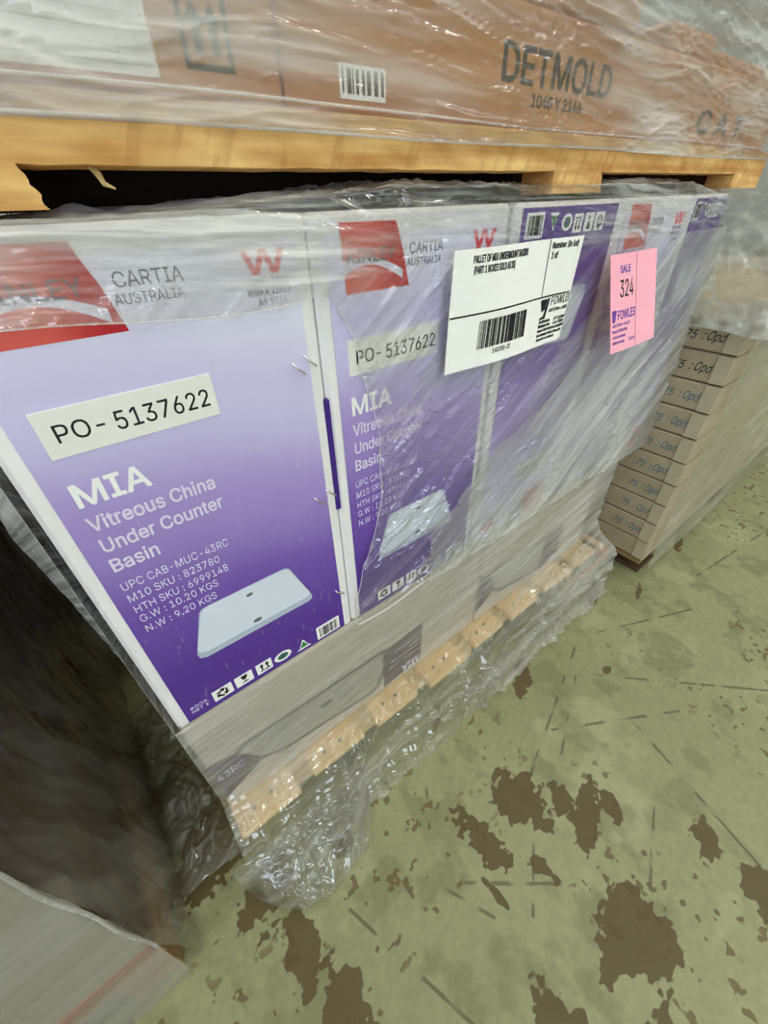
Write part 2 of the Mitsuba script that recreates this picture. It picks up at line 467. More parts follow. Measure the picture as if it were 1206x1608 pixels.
    for k in range(3):
        x_ = 0.150 + 0.113 * k
        ic = put('care_icon', bx(x_, x_ + 0.098 - 0.006 * k, -0.0055, -0.0035, -0.165, -0.085, 0.0), 'mat_white')
        if k == 0:
            g = cat(*[stand(trimesh.creation.extrude_polygon(affinity.rotate(Polygon([(-.02, .012), (.006, .012), (.006, .022), (.024, .006), (.006, -.008), (.006, .002), (-.02, .002)]), 120 * j + 20, origin=(0, -0.012)), 0.0012, engine='earcut')).apply_translation([x_ + .047, -.0056, -.112]) for j in range(3)])
        elif k == 1:
            g = cat(shape(Polygon([(x_ + .03, -.096), (x_ + .066, -.096), (x_ + .058, -.122), (x_ + .038, -.122)]), -.0056), bx(x_ + .046, x_ + .050, -.0068, -.0056, -.142, -.12, 0), bx(x_ + .034, x_ + .062, -.0068, -.0056, -.148, -.142, 0))
        else:
            g = cat(*[shape(Polygon([(x_ + a, -.094), (x_ + a + .011, -.112), (x_ + a + .004, -.112), (x_ + a + .004, -.140), (x_ + a - .004, -.140), (x_ + a - .004, -.112), (x_ + a - .011, -.112)]), -.0056) for a in (.030, .060)], bx(x_ + .016, x_ + .074, -.0068, -.0056, -.150, -.145, 0))
        add('symbol', place(g), 'mat_ink', ic)
    ov = affinity.scale(Point(0.525, -0.132).buffer(0.045, 24), 1.1, 0.8)
    ic = put('green_round_mark', shape(ov.difference(affinity.scale(ov, 0.62, 0.62)), -.0035), 'mat_white')
    add('symbol', place(shape(affinity.scale(ov, 0.52, 0.52).difference(affinity.scale(ov, 0.25, 0.25)), -.0035)), 'mat_green', ic)
    tri = [(0.605, -0.175), (0.632, -.150), (.622, -.150), (.640, -.128), (.632, -.128), (0.648, -0.100), (.664, -.128), (.656, -.128), (.674, -.150), (.664, -.150), (0.692, -0.175)]
    ic = put('green_tree_mark', shape(Polygon(tri), -.0035), 'mat_white')
    add('symbol', place(shape(affinity.scale(Polygon(tri), 0.62, 0.62), -.0048)), 'mat_green', ic)
    bc = put('barcode', bx(0.735, 0.882, -.005, -.003, -.180, -.078, 0.0), 'mat_white')
    add('bars', place(bars(0.752, 0.866, -.168, -.092, -.0051, 5, 33)), 'mat_ink', bc)
    put('carton_note', cat(text('800X', 0.044, -.120, .080, .022, -.0035), text('NET 1', 0.044, -.150, .078, .020, -.0035)), 'mat_lilac')
    for (xa, za) in ((0.862, 1.332), (0.912, 1.350), (0.868, 0.735), (0.930, 0.752), (0.905, 0.10)):
        pts = [[xa - .016, -.001, za + .022], [xa - .018, -.012, za + .022], [xa, -.014, za], [xa + .026, -.012, za - .022], [xa + .026, -.001, za - .022]]
        put('staple', tube(pts, 0.0042, 6), 'mat_staple', smooth=True)
    return t


upright_carton(-0.04, 0.984, 'purple and white basin carton with its whole front uncovered, leftmost of the standing cartons')
upright_carton(0.988, 2.005, 'purple basin carton standing second from left, half veiled by clear film beside the bare one')
upright_carton(2.035, 2.965, 'upside-down purple basin carton standing behind the right half of the white paper label', True)
upright_carton(2.975, 3.885, 'purple basin carton with red badge standing behind the pink ticket')
upright_carton(3.895, 4.475, 'narrow upside-down purple carton at the right end of the standing row', True)
# purple strip in the gap between the first two cartons
one('purple_strip', bx(0.9700, 0.9925, -0.006, 0.02, 0.64, 1.185, 0.002), 'mat_deep', 'thin dark purple strip upright in the seam between the first two standing cartons', 'strip')


# ------------------------------------------------------------------ cartons lying on their side under them
def lying_carton(x0, x1, label):
    t = thing('basin_carton', label, 'carton')
    z0, z1 = -1.215, -0.232
    add('body', bx(x0, x1, 0.0, 2.4, z0, z1, 0.016), 'mat_grey', t)
    k = (x1 - x0) / 2.2

    def poly(pts):
        return Polygon([(x0 + (x + .04) * k, z) for x, z in pts])
    b = add('basin_picture', shape(poly([(0.10, -.70), (0.16, -.66), (1.18, -.70), (1.26, -.74), (1.14, -1.10), (1.05, -1.13), (0.34, -1.02), (0.20, -.92)]), -.0015), 'mat_pictrim', t, label='faded grey picture of a basin')
    add('basin_bowl', shape(poly([(0.14, -.72), (0.19, -.69), (1.16, -.73), (1.215, -.76), (1.11, -1.06), (1.04, -1.09), (0.37, -.99), (0.23, -.90)]), -.0028), 'mat_pictone', b)
    add('drain_hole', shape(affinity.scale(Point(x0 + (.74) * k, -.84).buffer(.035), 1.2, .7), -.0041), 'mat_plum', b)
    add('label_band', shape(poly([(-.035, -.65), (0.10, -.69), (0.25, -.92), (-.035, -1.08)]), -.0042), 'mat_plum', t, label='dark printed band at the corner')
    add('band_lettering', text('43RC', x0 + 0.02, -.86, .16, .07, -.0055), 'mat_lilac', t)
    p = add('title_block', shape(poly([(1.175, -.735), (1.545, -.70), (1.535, -1.135), (1.175, -1.165)]), -.0042), 'mat_plum', t, label='dark block with upside-down lettering')
    m = cat(text('MIA', x0 + (1.20 + .04) * k, -.81, .17 * k, .085, -.0055, True), *[text(s, x0 + (1.20 + .04) * k, z, w * k, .03, -.0055) for s, z, w in (('Vitreous China', -.91, .29), ('Under Counter', -.965, .28), ('Basin', -1.02, .11), ('G.W : 10.20 KGS', -1.07, .24))])
    cx, cz = x0 + (1.358 + .04) * k, -.935
    add('lettering', flip(m, cx, cz), 'mat_lilac', p)
    return t


lying_carton(-0.04, 2.195, 'long grey-white basin carton lying on its side under the two leftmost standing cartons')
lying_carton(2.215, 3.88, 'grey-white carton lying on its side at the right end of the lower layer')

# ------------------------------------------------------------------ pallet under the basin cartons
pal = thing('wooden_pallet', 'pale wooden pallet on the floor under the purple basin cartons', 'pallet')
xx, i = -0.05, 0
while xx < 4.05:
    w = 0.37 + 0.06 * rng.random()
    x1 = min(xx + w, 4.10)
    yf = -0.165 - 0.03 * rng.random()
    k = add('deck_board', bx(xx, x1, yf, 2.5, -1.285, -1.225, 0.008), 'mat_pale', pal)
    for dx in (0.3, 0.6):
        add('nail_head', trimesh.creation.cylinder(0.012, 0.006, sections=10).apply_translation([xx + dx * w, -0.07 - 0.03 * rng.random(), -1.2235]), 'mat_steel', k)
    xx = x1 + 0.10 + 0.03 * rng.random()
for y0 in (0.03, 1.1, 2.2):
    add('bearer', bx(-0.05, 4.10, y0, y0 + 0.28, -1.70, -1.286, 0.01), 'mat_pale', pal)
for x0 in (-0.05, 1.9, 3.7):
    add('runner', bx(x0, x0 + 0.4, 0.03, 2.48, -1.848, -1.701, 0.008), 'mat_pale', pal)
add('edge_strip', bx(3.42, 4.22, -0.222, -0.196, -1.46, -1.39, 0.006), 'mat_rust', pal, label='orange weathered strip at the right end')

# ------------------------------------------------------------------ upper pallet with brown cartons
up_ = thing('wooden_pallet', 'golden timber pallet stacked on top of the purple cartons', 'pallet')


def notched(y0, y1, notches, torn=True):
    zt, zn, zb = 1.976, 1.900, 1.818
    out = [(-0.62, zt), (-0.62, zb)]
    r = np.random.default_rng(3)
    for a, b in notches:
        out.append((a, zb))
        if torn:
            for k in range(1, 9):
                out.append((a - 0.026 * k / 9 + 0.012 * (r.random() - .5), zb + (zn - zb) * k / 9))
        out.append((a - 0.03, zn))
        for q in np.linspace(a + 0.02, b - 0.03, 24):
            out.append((q, zn - 0.004 * r.random()))
        out += [(b, zn), (b, zb)]
    out += [(4.945, zb), (4.945, zt)]
    m = trimesh.creation.extrude_polygon(Polygon(out).buffer(0), y1 - y0, engine='earcut')
    return stand(m, y1)


NOTCH = [(0.32, 2.27), (2.70, 4.42)]
add('stringer', notched(0.0, 0.17, NOTCH), 'mat_wood', up_, label='notched front stringer with torn notch ends')
add('stringer', bx(-0.62, 4.945, 1.5, 1.67, 1.818, 1.976, .006), 'mat_dark', up_)  # inner stringer coloured dark to paint in the shade behind the notches
add('stringer', bx(-0.62, 4.945, 2.43, 2.6, 1.818, 1.976, .006), 'mat_wood', up_)
yy = 0.0
while yy < 2.5:
    add('deck_board', bx(-0.62, 4.945, yy + .004, min(yy + 0.42, 2.6), 1.977, 2.026, 0.005), 'mat_wood', up_)
    yy += 0.53
add('added_end_block', bx(4.55, 4.93, 0.175, 2.425, 1.822, 1.974, .006), 'mat_dark', up_)  # no pallet part: added dark block so no light shows through the notch
add('splinter', tube([[0.44, 0.06, 1.90], [0.45, 0.04, 1.885], [0.455, 0.03, 1.865], [0.475, 0.02, 1.855]], [.006, .009, .007, .002]), 'mat_pale', up_, smooth=True)


def brown_carton(x0, x1, y0, y1, z0, z1, label, seam=True):
    t = thing('brown_carton', label, 'carton')
    add('body', bx(x0, x1, y0, y1, z0, z1, 0.014), 'mat_kraft', t)
    return t


b1 = brown_carton(-0.6, 0.985, 0.04, 2.5, 2.028, 2.365, 'brown carton with large white paper label and printed arrow square')
s = add('paper_label', bx(0.30, 0.655, 0.036, 0.0395, 2.062, 2.30, 0.001), 'mat_paper', b1, label='white paper label with ruled lines')
ln = [bx(0.31 + 0.0, 0.645, 0.0348, 0.036, z, z + .0025, 0) for z in np.arange(2.08, 2.30, 0.026)] + [bx(x, x + .003, 0.0348, 0.036, 2.07, 2.29, 0) for x in (0.37, 0.43, 0.50, 0.575, 0.62)]
add('ruled_lines', cat(*ln), 'mat_faint', s)
fr = sbox(0.725, 2.085, 0.850, 2.225).difference(sbox(0.737, 2.097, 0.838, 2.213))
add('arrow_square', cat(shape(fr, 0.0395), *[shape(Polygon([(x, 2.20), (x + .026, 2.165), (x + .010, 2.165), (x + .010, 2.115), (x - .010, 2.115), (x - .010, 2.165), (x - .026, 2.165)]), 0.0395) for x in (.766, .810)]), 'mat_kraftink', b1)
b2 = brown_carton(0.995, 3.075, 0.04, 2.5, 2.028, 2.365, 'long brown carton printed with dark capitals in the middle of the upper pallet')
add('carton_name', cat(text('DETMOLD', 1.895, 2.160, 0.755, 0.098, 0.0395, True), text('1040 Y 2146', 2.09, 2.100, 0.36, 0.036, 0.0395, True)), 'mat_kraftink', b2)
s = add('paper_label', bx(1.17, 1.345, 0.036, 0.0395, 2.062, 2.138, 0.001), 'mat_paper', b2, label='small white label with bars')
add('bars', bars(1.18, 1.335, 2.075, 2.128, 0.036, 9, 15), 'mat_kraftink', s)
b3 = brown_carton(3.085, 4.90, 0.04, 2.5, 2.028, 2.365, 'brown carton at the right end of the upper pallet')
add('carton_name', text('C A T', 3.66, 2.085, 0.70, 0.095, 0.0395, True), 'mat_kraftink', b3)
brown_carton(-0.6, 1.195, 0.05, 2.5, 2.366, 2.90, 'brown carton in the second layer above the white paper label')
brown_carton(1.205, 2.80, 0.05, 2.5, 2.366, 2.90, 'brown carton in the second layer above the dark capitals')
brown_carton(3.10, 3.62, 0.05, 0.75, 2.366, 2.46, 'small tan carton standing alone on the right end of the brown cartons')
brown_carton(3.74, 4.85, 0.08, 1.1, 2.366, 2.43, 'low flat brown carton at the top right end of the wrapped load')


# ------------------------------------------------------------------ stretch film
def ridged(p, octs=3, seed=0):
    out, a, tot = 0, 1.0, 0
    for o in range(octs):
        n = meshkit.noise(p * 2.0 ** o, seed + 13 * o)
        out = out + a * (1 - np.abs(2 * n - 1)) ** 2
        tot += a
        a *= 0.55
    return out / tot


def wrinkle(X, Z, ax, az, fa, fc, seed=0):
    L = math.hypot(ax, az)
    ax, az = ax / L, az / L
    wob = 0.10 * (meshkit.noise(np.stack([X * 2.1, Z * 2.1, 0 * X], -1), seed + 5) - 0.5)
    a, c = X * ax + Z * az, -X * az + Z * ax + wob
    base = ridged(np.stack([a * fa, c * fc, 0 * X + seed], -1), 3, seed)
    n = meshkit.noise(np.stack([a * fa * 0.8, c * fc * 0.9, 0 * X + seed + 3], -1), seed + 40)
    m = meshkit.noise(np.stack([a * fa * 1.3, c * fc * 2.1, 0 * X + seed + 6], -1), seed + 50)
    return base + 0.55 * (1 - np.abs(2 * n - 1)) ** 7 + 0.35 * (1 - np.abs(2 * m - 1)) ** 7


def crumple(p, f, seed=0):
    w = np.stack([meshkit.noise(p * f * 0.7 + k * 9.1, seed + k) for k in range(3)], -1) - 0.5
    return ridged(p * f + w * 1.6, 4, seed) - 0.5


def resample(pts, step):
    pts = np.asarray(pts, float)
    d = np.concatenate([[0], np.cumsum(np.linalg.norm(np.diff(pts, axis=0), axis=1))])
    s = np.arange(0, d[-1], step)
    return np.stack([np.interp(s, d, pts[:, k]) for k in range(pts.shape[1])], -1)


def drop(v, f, keep):
    f = f[keep(v[f].mean(1))]
    used = np.unique(f)
    m = np.full(len(v), -1)
    m[used] = np.arange(len(used))
    return v[used], m[f]


def crinkle(X, Z, seed, f=13.0, lo=0.50, hi=0.68):
    p = np.stack([X * f * 0.55, Z * f, 0 * X + seed], -1)
    m = np.clip((meshkit.fbm(np.stack([X * 1.9, Z * 2.6, 0 * X + seed], -1), 3, seed + 3) - lo) / (hi - lo), 0, 1)
    return m * crumple(p, 1.0, seed)


EDGE_Z = [-.25, -.1, .22, .36, .58, .80, .98, 1.17, 1.31, 1.43, 1.52, 1.60]
EDGE_X = [1.00, 1.00, 1.07, 1.15, 1.22, 1.22, 1.20, 1.15, 1.12, 1.09, 1.05, 0.94]


def edge_wave(z):
    return 0.05 * (meshkit.fbm(np.stack([z * 4.0, 0 * z, 0 * z], -1), 3, 8) - 0.5)


def bulge(X):
    return 0.055 * np.clip((X - 0.5) / 0.9, 0, 1) * np.clip((4.25 - X) / 0.5, 0, 1)


film = thing('stretch_film', 'clear stretch film wrapped around the purple basin cartons', 'plastic film')
prof = resample([(1.0, 1.800), (0.07, 1.803), (-0.005, 1.795), (-0.022, 1.75), (-0.026, 1.3), (-0.026, -0.20)], 0.0075)
xs = np.arange(-0.06, 4.490, 0.0095)


def front(X, I):
    y, z = np.interp(I, np.arange(len(prof)), prof[:, 0]), np.interp(I, np.arange(len(prof)), prof[:, 1])
    top = np.clip((z - 1.55) / 0.15, 0, 1)
    wd = wrinkle(X, z, 1.0, 0.62, 1.6, 13.0, 1)
    wt = wrinkle(X, z - y, 1.0, -0.08, 1.3, 21.0, 2)
    puff = 0.05 * (meshkit.fbm(np.stack([X * 1.7, z * 1.7, 0 * X], -1), 2, 4) - 0.5)
    amp = 0.45 + 1.1 * np.clip((meshkit.fbm(np.stack([X * 2.2 - z, z * 2.6, 0 * X + 4], -1), 2, 14) - 0.42) / 0.2, 0, 1)
    d = (1 - top) * 0.030 * amp * (wd - 0.5) + top * 0.028 * (wt - 0.5) + (0.6 * puff) + 0.040 * crinkle(X, z, 211)
    d = np.maximum(d, -0.016)
    up = np.clip((y + 0.03) / 0.09, 0, 1)
    b = bulge(X) * np.clip((z - 1.70) / 0.09, 0, 1) * np.clip((1.0 - y) / 0.6, 0, 1)
    return np.stack([X, y - d * (1 - up), z + b + np.maximum(d, -0.004) * up], -1)


v, f, _ = grid(xs, np.arange(len(prof)), front)


def keep_front(c):
    x, z = c[:, 0], c[:, 2]
    hem = 1.565 + 0.02 * np.sin(x * 5 + 1) + 0.03 * np.clip(0.4 - x, 0, 1)
    return ~((z < hem) & (x < np.interp(z, EDGE_Z, EDGE_X) + edge_wave(z)))


def mat_split(c):
    return c[:, 2] > 1.60


fk = keep_front(v[f].mean(1))
top_f, low_f = f[fk & mat_split(v[f].mean(1))], f[fk & ~mat_split(v[f].mean(1))]


def sub(v, f):
    used = np.unique(f)
    m = np.full(len(v), -1)
    m[used] = np.arange(len(used))
    return v[used], m[f]


add('top_band', sub(v, top_f), 'film_top', film, smooth=True, label='milky band of film over the top edges')
add('front_sheet', sub(v, low_f), 'film_front', film, smooth=True, label='wrinkled sheet over the right-hand cartons')
# second turn of the film over the right-hand cartons
xs2 = np.arange(1.55, 4.49, 0.0095)
zs2 = np.arange(-0.21, 1.60, 0.008)


def second(X, Z):
    wd = wrinkle(X, Z, 1.0, 0.75, 1.5, 11.0, 31)
    lift = 0.02 * (meshkit.fbm(np.stack([X * 2, Z * 2, 0 * X], -1), 2, 9))
    return np.stack([X, -0.058 - 0.026 * (wd - 0.5) - lift - 0.034 * crinkle(X, Z, 221), Z], -1)


v2, f2, _ = grid(xs2, zs2, second)
c2 = v2[f2].mean(1)
k2 = (c2[:, 2] < np.minimum(0.25 + 0.62 * (c2[:, 0] - 1.55) + 0.04 * np.sin(c2[:, 0] * 7), np.where(c2[:, 0] < 2.56, 1.12, 1.60))) & (c2[:, 2] > -0.20) & ~((c2[:, 0] > 2.70) & (c2[:, 0] < 3.36) & (c2[:, 2] > 1.02))
add('second_turn', sub(v2, f2[k2]), 'film_second', film, smooth=True)
# hems: rolled edges of the film
ez = np.linspace(-0.2, 1.52, 70)
add('rolled_edge', tube(np.stack([np.interp(ez, EDGE_Z, EDGE_X) + edge_wave(ez), -0.036 + 0 * ez, ez], -1), 0.003, 6), 'film_hem', film, smooth=True)
hx = np.linspace(1.0, 4.47, 90)
add('rolled_edge', tube(np.stack([hx, -0.045 + 0.008 * np.sin(hx * 9), -0.205 + 0.012 * np.sin(hx * 4)], -1), 0.008, 6), 'film_hem', film, smooth=True)
hx = np.linspace(-0.05, 0.95, 40)
add('rolled_edge', tube(np.stack([hx, -0.034 + 0 * hx, 1.565 + 0.02 * np.sin(hx * 5 + 1) + 0.03 * np.clip(0.4 - hx, 0, 1)], -1), 0.0028, 6), 'film_hem', film, smooth=True)
# lower skirt: over the lying cartons, out over the deck and down to the floor
prof3 = resample([(-0.020, -0.20), (-0.022, -1.00), (-0.09, -1.13), (-0.225, -1.24), (-0.262, -1.36), (-0.26, -1.60), (-0.30, -1.78), (-0.36, -1.842)], 0.0125)
xs3 = np.arange(-0.06, 4.14, 0.0125)


def skirt(X, I):
    y, z = np.interp(I, np.arange(len(prof3)), prof3[:, 0]), np.interp(I, np.arange(len(prof3)), prof3[:, 1])
    lowr = np.clip((-1.0 - z) / 0.3, 0, 1)
    w = wrinkle(X, z, 1.0, 0.10, 1.0, 8.0, 41)
    fold = wrinkle(X, z, 0.25, 1.0, 0.8, 4.0, 44)
    d = 0.016 * (w - 0.4) + lowr * 0.06 * (fold - 0.35) + lowr * 0.035 * (w - 0.4)
    return np.stack([X - 0.03 * lowr * (X < 0.02), y - d, np.maximum(z + 0.2 * lowr * d, -1.846)], -1)


v3, f3, _ = grid(xs3, np.arange(len(prof3)), skirt)
add('lower_skirt', (v3, f3), 'film_skirt', film, smooth=True, label='clear skirt of film down to the floor')
# side of the load, towards the gap
ys4, zs4 = np.arange(-0.02, 1.4, 0.02), np.arange(-1.84, 1.79, 0.02)


def side(Y, Z):
    w = wrinkle(Y, Z, 0.2, 1.0, 1.2, 5.0, 51)
    b = 0.10 * np.clip(Y / 0.25, 0, 1) * np.clip((Z + 0.3) / 1.2, 0, 1)
    return np.stack([-0.062 - b - 0.03 * (w - 0.5) * np.clip(Y / 0.1, 0, 1), Y, Z], -1)


v4, f4, _ = grid(ys4, zs4, side)
add('side_sheet', (v4, f4), 'film_top', film, smooth=True)
def creases(P3, f, seed):
    w = np.stack([meshkit.noise(P3 * f * 0.6 + k * 7.7, seed + k) for k in range(3)], -1) - 0.5
    q = P3 * f + w * 1.8
    a = 1 - np.abs(2 * meshkit.noise(q, seed + 5) - 1)
    b = 1 - np.abs(2 * meshkit.noise(q * 2.3 + 3.1, seed + 6) - 1)
    c = 1 - np.abs(2 * meshkit.noise(q * 4.9 + 1.7, seed + 7) - 1)
    return 0.56 * a + 0.28 * b + 0.16 * c - 0.5


# loose bunch of film on the floor at the pallet's left corner
for lay in range(2):
    sec = resample([(-0.24, -1.40), (-0.33 - 0.03 * lay, -1.55), (-0.47 - 0.04 * lay, -1.70), (-0.55 - 0.03 * lay, -1.80), (-0.50, -1.838)], 0.011)

    def loose(X, I):
        y, z = np.interp(I, np.arange(len(sec)), sec[:, 0]), np.interp(I, np.arange(len(sec)), sec[:, 1])
        env = np.clip(1 - np.abs((X - 0.30) / 0.50) ** 3, 0, 1)
        y = -0.25 + (y + 0.25) * env
        c = creases(np.stack([X, y, z], -1), 5.0, 61 + 20 * lay)
        return np.stack([X + 0.05 * c, y - 0.12 * c * env, np.maximum(z + 0.09 * c * env, -1.846)], -1)
    vl, fl, _ = grid(np.arange(-0.20, 0.80, 0.011), np.arange(len(sec)), loose)
    add('loose_bunch', (vl, fl), 'film_bunch', film, smooth=True, label='crumpled end of film lying on the floor')

# film around the upper load
film2 = thing('stretch_film', 'clear shiny stretch film wrapped around the brown cartons on the upper pallet', 'plastic film')
xs5, zs5 = np.arange(-0.62, 5.02, 0.0125), np.arange(1.974, 2.95, 0.006)


def upper(X, Z):
    w = wrinkle(X, Z, 1.0, -0.05, 1.4, 20.0, 71)
    w2 = wrinkle(X, Z, 1.0, 0.25, 1.6, 8.0, 77) * np.clip((X - 1.2) / 1.5, 0, 1)
    puff = 0.06 * (meshkit.fbm(np.stack([X * 1.5, Z * 2.0, 0 * X], -1), 2, 78) - 0.5) * np.clip((Z - 2.03) / 0.1, 0, 1)
    d = 0.022 * (w - 0.5) + 0.014 * (w2 - 0.3) + puff + 0.026 * crinkle(X, Z, 231, 16.0, 0.46, 0.64) * np.clip((Z - 1.99) / 0.04, 0, 1)
    back = np.clip((X - 4.93) / 0.05, 0, 1)
    return np.stack([X + 0 * Z, -0.012 - np.maximum(d, -0.006) + 0.10 * back ** 2 * 0 + 0.03 * np.clip((Z - 2.0) / 0.1, 0, 1) * (0), Z], -1)


v5, f5, _ = grid(xs5, zs5, upper)
add('front_sheet', (v5, f5), 'film_upper', film2, smooth=True)
hx = np.linspace(-0.62, 5.0, 140)
add('rolled_edge', tube(np.stack([hx, -0.014 + 0.002 * np.sin(hx * 9), 1.978 + 0.004 * np.sin(hx * 3)], -1), 0.0045, 6), 'film_hem', film2, smooth=True)
add('rolled_edge', tube(np.stack([hx, -0.022 + 0.004 * np.sin(hx * 7), 2.034 + 0.006 * np.sin(hx * 2.1)], -1), 0.0035, 6), 'film_hem', film2, smooth=True)
ys6 = np.arange(-0.01, 2.6, 0.025)
v6, f6, _ = grid(ys6, np.arange(1.974, 3.0, 0.02), lambda Y, Z: np.stack([5.02 + 0.04 * (wrinkle(Y, Z, 1, 0.4, 1.4, 6, 81) - 0.5), Y, Z], -1))
add('side_sheet', (v6, f6), 'film_upper', film2, smooth=True)

# ------------------------------------------------------------------ paper label and pink ticket stuck on the film


def sheet(x0, x1, z0, z1, y, curl, n=60, th=0.003):
    def fn(X, Z):
        return np.stack([X, y + curl(X, Z), Z], -1)
    v, f, _ = grid(np.linspace(x0, x1, n), np.linspace(z0, z1, n // 2), fn)
    m = trimesh.Trimesh(v, f, process=False)
    back = m.copy()
    back.vertices = back.vertices + [0, th, 0]
    back.invert()
    return cat(m, back)


LX0, LX1, LZ0, LZ1, LY = 1.568, 2.515, 1.165, 1.652, -0.092


def lcurl(X, Z):
    return 0.014 * np.sin(X * 7 + Z * 3) - 0.03 * np.clip((X - 2.42) / 0.1, 0, 1) ** 2 * -1


def on_label(m):
    """Prints laid on the curved label."""
    m = m.copy()
    if len(m.faces) < 4000:
        m = m.subdivide_to_size(0.05) if np.ptp(m.vertices[:, 0]) > 0.3 and len(m.faces) < 200 else m
    m.vertices[:, 1] += LY + lcurl(m.vertices[:, 0], m.vertices[:, 2]) - 0.0006
    return m


lab = thing('document_label', 'white printed document label with barcode stuck on the film in front of the second carton', 'label')
add('paper', sheet(LX0, LX1, LZ0, LZ1, LY, lcurl), 'mat_paper', lab, smooth=False)
add('heading_text', on_label(cat(text('PALLET OF MIA UNDERMOUNT BASINS', 1.672, 1.602, 0.375, 0.026, 0, True), text('(PART 1 BOXES SOLD AS IS)', 1.680, 1.563, 0.27, 0.026, 0, True))), 'mat_ink', lab)
add('count_text', on_label(cat(text('Number (in lot)', 2.245, 1.612, 0.20, 0.024, 0, True), text('1 of', 2.25, 1.570, 0.05, 0.028, 0, True))), 'mat_ink', lab)
add('rule', on_label(cat(*[bx(a, a + 0.0475, -.0012, 0, 1.402 + 0.0 * a, 1.408, 0) for a in np.arange(LX0 + .004, LX1 - .05, 0.0475)])), 'mat_ink', lab)
add('divider', on_label(bx(2.222, 2.226, -.0012, 0, 1.41, 1.648, 0)), 'mat_inkgrey', lab)
bcode = add('barcode', on_label(bars(1.752, 2.10, 1.248, 1.372, 0, 21, 75)), 'mat_ink', lab)
add('number_text', on_label(text('140258-21', 1.86, 1.214, 0.13, 0.022, 0)), 'mat_ink', lab)
add('logo', on_label(cat(shape(Polygon([(2.228, 1.392), (2.290, 1.392), (2.275, 1.345), (2.245, 1.335)]), 0), shape(Polygon([(2.296, 1.395), (2.308, 1.395), (2.286, 1.300), (2.236, 1.298), (2.236, 1.306), (2.268, 1.312)]), 0))), 'mat_ink', lab)
add('firm_name', on_label(cat(text('FOWLES', 2.322, 1.358, 0.175, 0.040, 0), text('AUCTION + SALES', 2.315, 1.326, 0.175, 0.015, 0, True))), 'mat_ink', lab)
rows = [('Head Office', 2.236, .10), ('Sydney : Hume', 2.375, .115)]
small = [text('Auctioneers', 2.236, 1.280, .105, .015, 0, True), text('of Sydney', 2.375, 1.280, .12, .015, 0, True), text('Warehouse One', 2.236, 1.258, .11, .015, 0, True), text('Lot Office', 2.375, 1.258, .11, .015, 0, True),
         text('Phone 02 0000 0000 Fax 02 0000 0000', 2.236, 1.236, .26, .013, 0, True), text('Open Monday to Friday 8.30am to 5pm', 2.236, 1.214, .24, .013, 0, True), text('All goods as is where is', 2.236, 1.192, .17, .013, 0, True)]
add('address_text', on_label(cat(*small)), 'mat_ink', lab)


def on_pink(m):
    m = m.copy()
    z = m.vertices[:, 2]
    m.vertices[:, 1] += -0.098 - 0.0006 - (1.545 - z) * 0.31 - 0.01 * np.sin((m.vertices[:, 0] - 2.7) * 5)
    return m


pk = thing('lot_ticket', 'pink paper lot ticket with purple print hanging on the wrapped cartons', 'ticket')
vp, fp, _ = grid(np.linspace(2.770, 3.318, 24), np.linspace(1.055, 1.545, 20), lambda X, Z: np.stack([X, 0 * X, Z], -1))
pm = on_pink(trimesh.Trimesh(vp, fp, process=False))
pb = pm.copy()
pb.vertices = pb.vertices + [0, 0.003, 0]
pb.invert()
add('paper', cat(pm, pb), 'mat_pink', pk)
add('fold_line', on_pink(bx(3.046, 3.050, -.001, 0, 1.06, 1.54, 0)), 'mat_redbrown', pk)
add('sale_text', on_pink(cat(text('SALE', 2.868, 1.455, .11, .035, 0, True))), 'mat_pinkprint', pk)
add('lot_number', on_pink(text('324', 2.868, 1.335, .145, .085, 0)), 'mat_ink', pk)
add('firm_name', on_pink(cat(text('FOWLES', 2.845, 1.225, .195, .045, 0, True), shape(Polygon([(2.785, 1.275), (2.835, 1.275), (2.815, 1.215), (2.79, 1.215)]), 0))), 'mat_pinkprint', pk)
add('small_print', on_pink(cat(*[text(s_, 2.79, z, w, .015, 0, True) for s_, z, w in (('AUCTION + SALES', 1.19, .19), ('Phone 02 0000 0000', 1.16, .16), ('Lot to be removed', 1.13, .14), ('within two days', 1.10, .13))], text('Date', 2.97, 1.098, .07, .02, 0))), 'mat_pinkprint', pk)

# ------------------------------------------------------------------ grey flat cartons beyond the right end
RX, RY0 = 4.53, -0.48
ORD = ['lowest', 'second', 'third', 'fourth', 'fifth', 'sixth', 'seventh', 'eighth', 'ninth', 'tenth', 'eleventh', 'twelfth']
zc = -1.545
for k in range(10):
    h = 0.252
    dx, dy = 0.012 * rng.random(), 0.02 * (rng.random() - 0.5)
    ink = 'blue-inked' if k <= 7 else 'black-inked'
    lab_ = ('plain lowest flat grey carton in the stack beyond the purple load' if k == 0 else
            f'{ink} flat grey carton, {ORD[k]} from the bottom of the stack beyond the purple load')
    t = thing('flat_carton', lab_, 'carton', 'flat cartons stacked beyond the purple load')
    add('body', bx(RX + dx, 9.4, RY0 + dy, 1.9, zc + .006, zc + h - .004, 0.014), 'mat_flat', t)
    add('end_flap', bx(RX + dx - .008, RX + dx + .004, RY0 + dy + .01, RY0 + dy + .13, zc + .012, zc + h - .010, 0.004), 'mat_flap', t, label='paler end flap')
    if 1 <= k <= 10:
        m = cat(text('75', 0, 0, .08, .07, 0, slant=.2), text(': Opd', .13, 0.005, .16, .075, 0, slant=.25))
        m.vertices = np.stack([RX + dx - .0005 + m.vertices[:, 1], -m.vertices[:, 0] - 0.0 + RY0 + .15 + 0.29 + dy, m.vertices[:, 2] + zc + .085], -1)
        add('handwriting', m, 'mat_blue' if k <= 7 else 'mat_ink', t)
    zc += h
